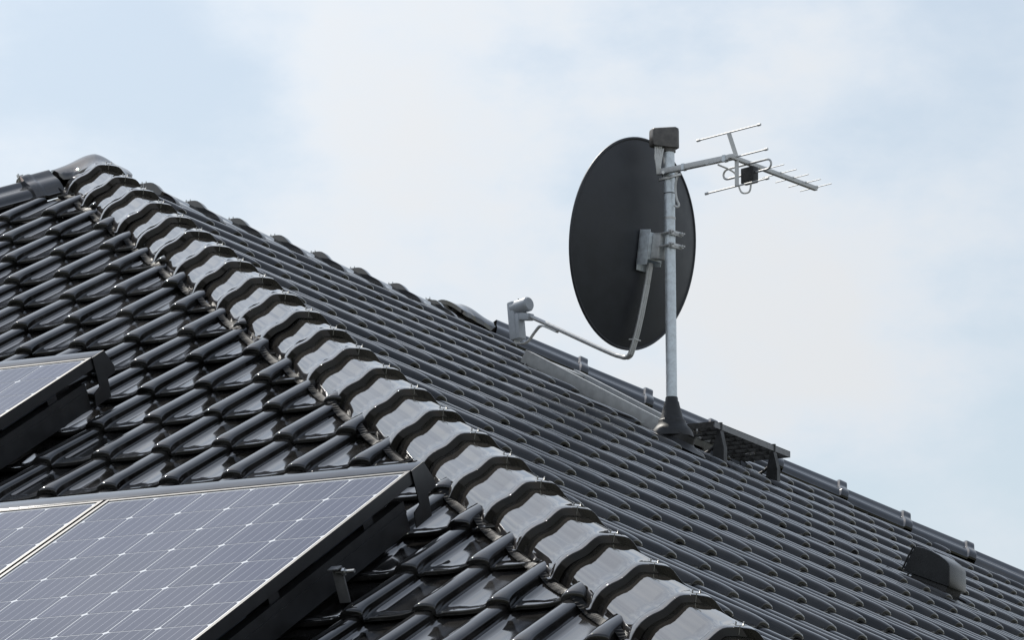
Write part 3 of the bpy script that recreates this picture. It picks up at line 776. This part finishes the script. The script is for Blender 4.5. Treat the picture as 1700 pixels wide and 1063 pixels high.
b = MB(); b.tube(spline([dc - UP*.066 + ro*.02, dc - UP*.105 + ro*.01, dc - UP*.10 - ro*.03, dc - UP*.055 - ro*.05, dc - UP*.0 - ro*.07, J - ro*.10 - UP*.005], 6), .0042, 8); b.build('cable', M_CABLE, yagi)

# ------------------------------------------------------------------ chimney sweep's step: a small grating on two brackets
step = thing('roof_step', V((1.80, 2.75, -1.0)), 'dark metal roof step grating on two brackets right of the pole boot', 'roof step')
ZS = -.832; XO = 1.83; Y0s, Y1s = 2.35, 3.16
EX = (V((1,0,0)), V((0,1,0)), V((0,0,1)))
b = MB(); b.box((XO, (Y0s+Y1s)/2, ZS), EX, .002, (Y1s-Y0s)/2, .014); b.box((XO - .006, (Y0s+Y1s)/2, ZS + .0135), EX, .008, (Y1s-Y0s)/2, .0015)
b.build('front_rail', M_RAILT, step, smooth=False)
b = MB(); b.box((XO - .25, (Y0s+Y1s)/2, ZS), EX, .002, (Y1s-Y0s)/2, .014)
for y_ in (Y0s, Y1s): b.box((XO - .126, y_, ZS), EX, .122, .002, .0135)
b.build('grating_frame', M_STEP, step, smooth=False)
for i in range(8):
    y_ = Y0s + (Y1s - Y0s)*(i + 1)/9
    b = MB(); b.box((XO - .126, y_, ZS), EX, .122, .010, .009); b.build('slat', M_STEP, step, smooth=False)
for i in range(3):
    b = MB(); b.box((XO - .065*(i + 1), (Y0s+Y1s)/2, ZS - .003), EX, .0015, (Y1s-Y0s)/2 - .003, .007); b.build('cross_bar', M_STEP, step, smooth=False)
for y_ in (2.40, 2.97):
    b = MB(); zf = -XO*TP + .012
    b.prism([(XO - .045, y_, zf - .03), (XO + .02, y_, zf - .03), (XO + .022, y_, zf + .09), (XO + .004, y_, ZS - .02), (XO - .012, y_, ZS - .02), (XO - .03, y_, zf + .10)], V((0, .035, 0)))
    b.bar(V((XO - .004, y_ + .017, ZS - .04)), V((XO - .002, y_ + .017, ZS + .02)), .006, .008)
    b.prism([(XO - .05, y_ - .03, zf - .028), (XO + .03, y_ - .03, zf - .075), (XO + .03, y_ - .03, zf - .065), (XO - .05, y_ - .03, zf - .018)], V((0, .10, 0)))
    b.tube(spline([V((XO - .01, y_ + .015, zf + .12)), V((XO - .08, y_ + .015, zf + .075)), V((XO - .17, y_ + .015, zf + .10)), V((XO - .24, y_ + .015, ZS - .015))], 5), .007, 8)
    b.build('bracket', M_BLACK, step, angle=30)
    b = MB(); b.tube([V((XO - .12, y_ + .012, ZS - .022)), V((XO - .12, y_ + .012, ZS + .02))], .006, 6); b.box((XO - .12, y_ + .012, ZS - .016), EX, .02, .012, .002); b.build('bolt', M_STEEL, step)

# ------------------------------------------------------------------ hooded roof vent low on the right
vent = thing('roof_vent', V((0, 1.18, 0)) + D2*3.85, 'glossy black hooded roof vent under the right hip', 'roof vent')
def sv(sd, y, h): return V((0, y - .40, 0)) + D2*(sd + .19) + N2*(h + .021)
ya, yb = 1.50, 1.675
prof = [(3.552, .026), (3.550, .080), (3.551, .134), (3.558, .140), (3.590, .148), (3.630, .152), (3.668, .151), (3.702, .146), (3.722, .139), (3.734, .128), (3.752, .095), (3.770, .060), (3.771, .053), (3.764, .051)]
rows = [(ya + .006, .006), (ya + .0015, .002), (ya, 0), (ya, 0), (yb, 0), (yb - .0015, .002), (yb - .006, .006)]
cs0, ch0 = 3.66, .09
b = MB(); vs = []; fs = []; n = len(prof)
ys_ = [(ya + .007, .93), (ya + .002, .98), (ya, 1.0), (yb, 1.0), (yb + .002, .98), (yb - .003 + .006, .93)]
ys_ = [(ya, .955), (ya + .002, .985), (ya + .007, 1.0), (yb - .007, 1.0), (yb - .002, .985), (yb, .955)]
for y, k_ in ys_: vs += [sv(cs0 + (s_ - cs0)*k_, y, ch0 + (h_ - ch0)*k_) for s_, h_ in prof]
for j in range(len(ys_) - 1):
    for k in range(n): fs.append((j*n + k, j*n + (k+1) % n, (j+1)*n + (k+1) % n, (j+1)*n + k))
fs += [tuple(range(n)), tuple(range((len(ys_)-1)*n + n - 1, (len(ys_)-1)*n - 1, -1))]
b.add(vs, fs); b.build('hood', M_VENT, vent, angle=30)
b = MB(); b.box(sv(3.675, (ya + yb)/2, .015), Xw, .085, (yb - ya)/2 - .012, .045, .004); b.build('duct', M_BLACK, vent)
b = MB(); b.box(sv(3.67, (ya + yb)/2, .008), Xw, .17, (yb - ya)/2 + .05, .006, .003); b.build('base_plate', M_VENT, vent)
b = MB(); b.tube([sv(3.548, ya - .001, .030), sv(3.547, ya - .001, .085), sv(3.549, ya - .001, .138)], .0042, 8); b.tube([sv(3.582, ya + .006, -.005), sv(3.578, ya + .006, .028)], .004, 8); b.build('edge_seam', M_VENT, vent)
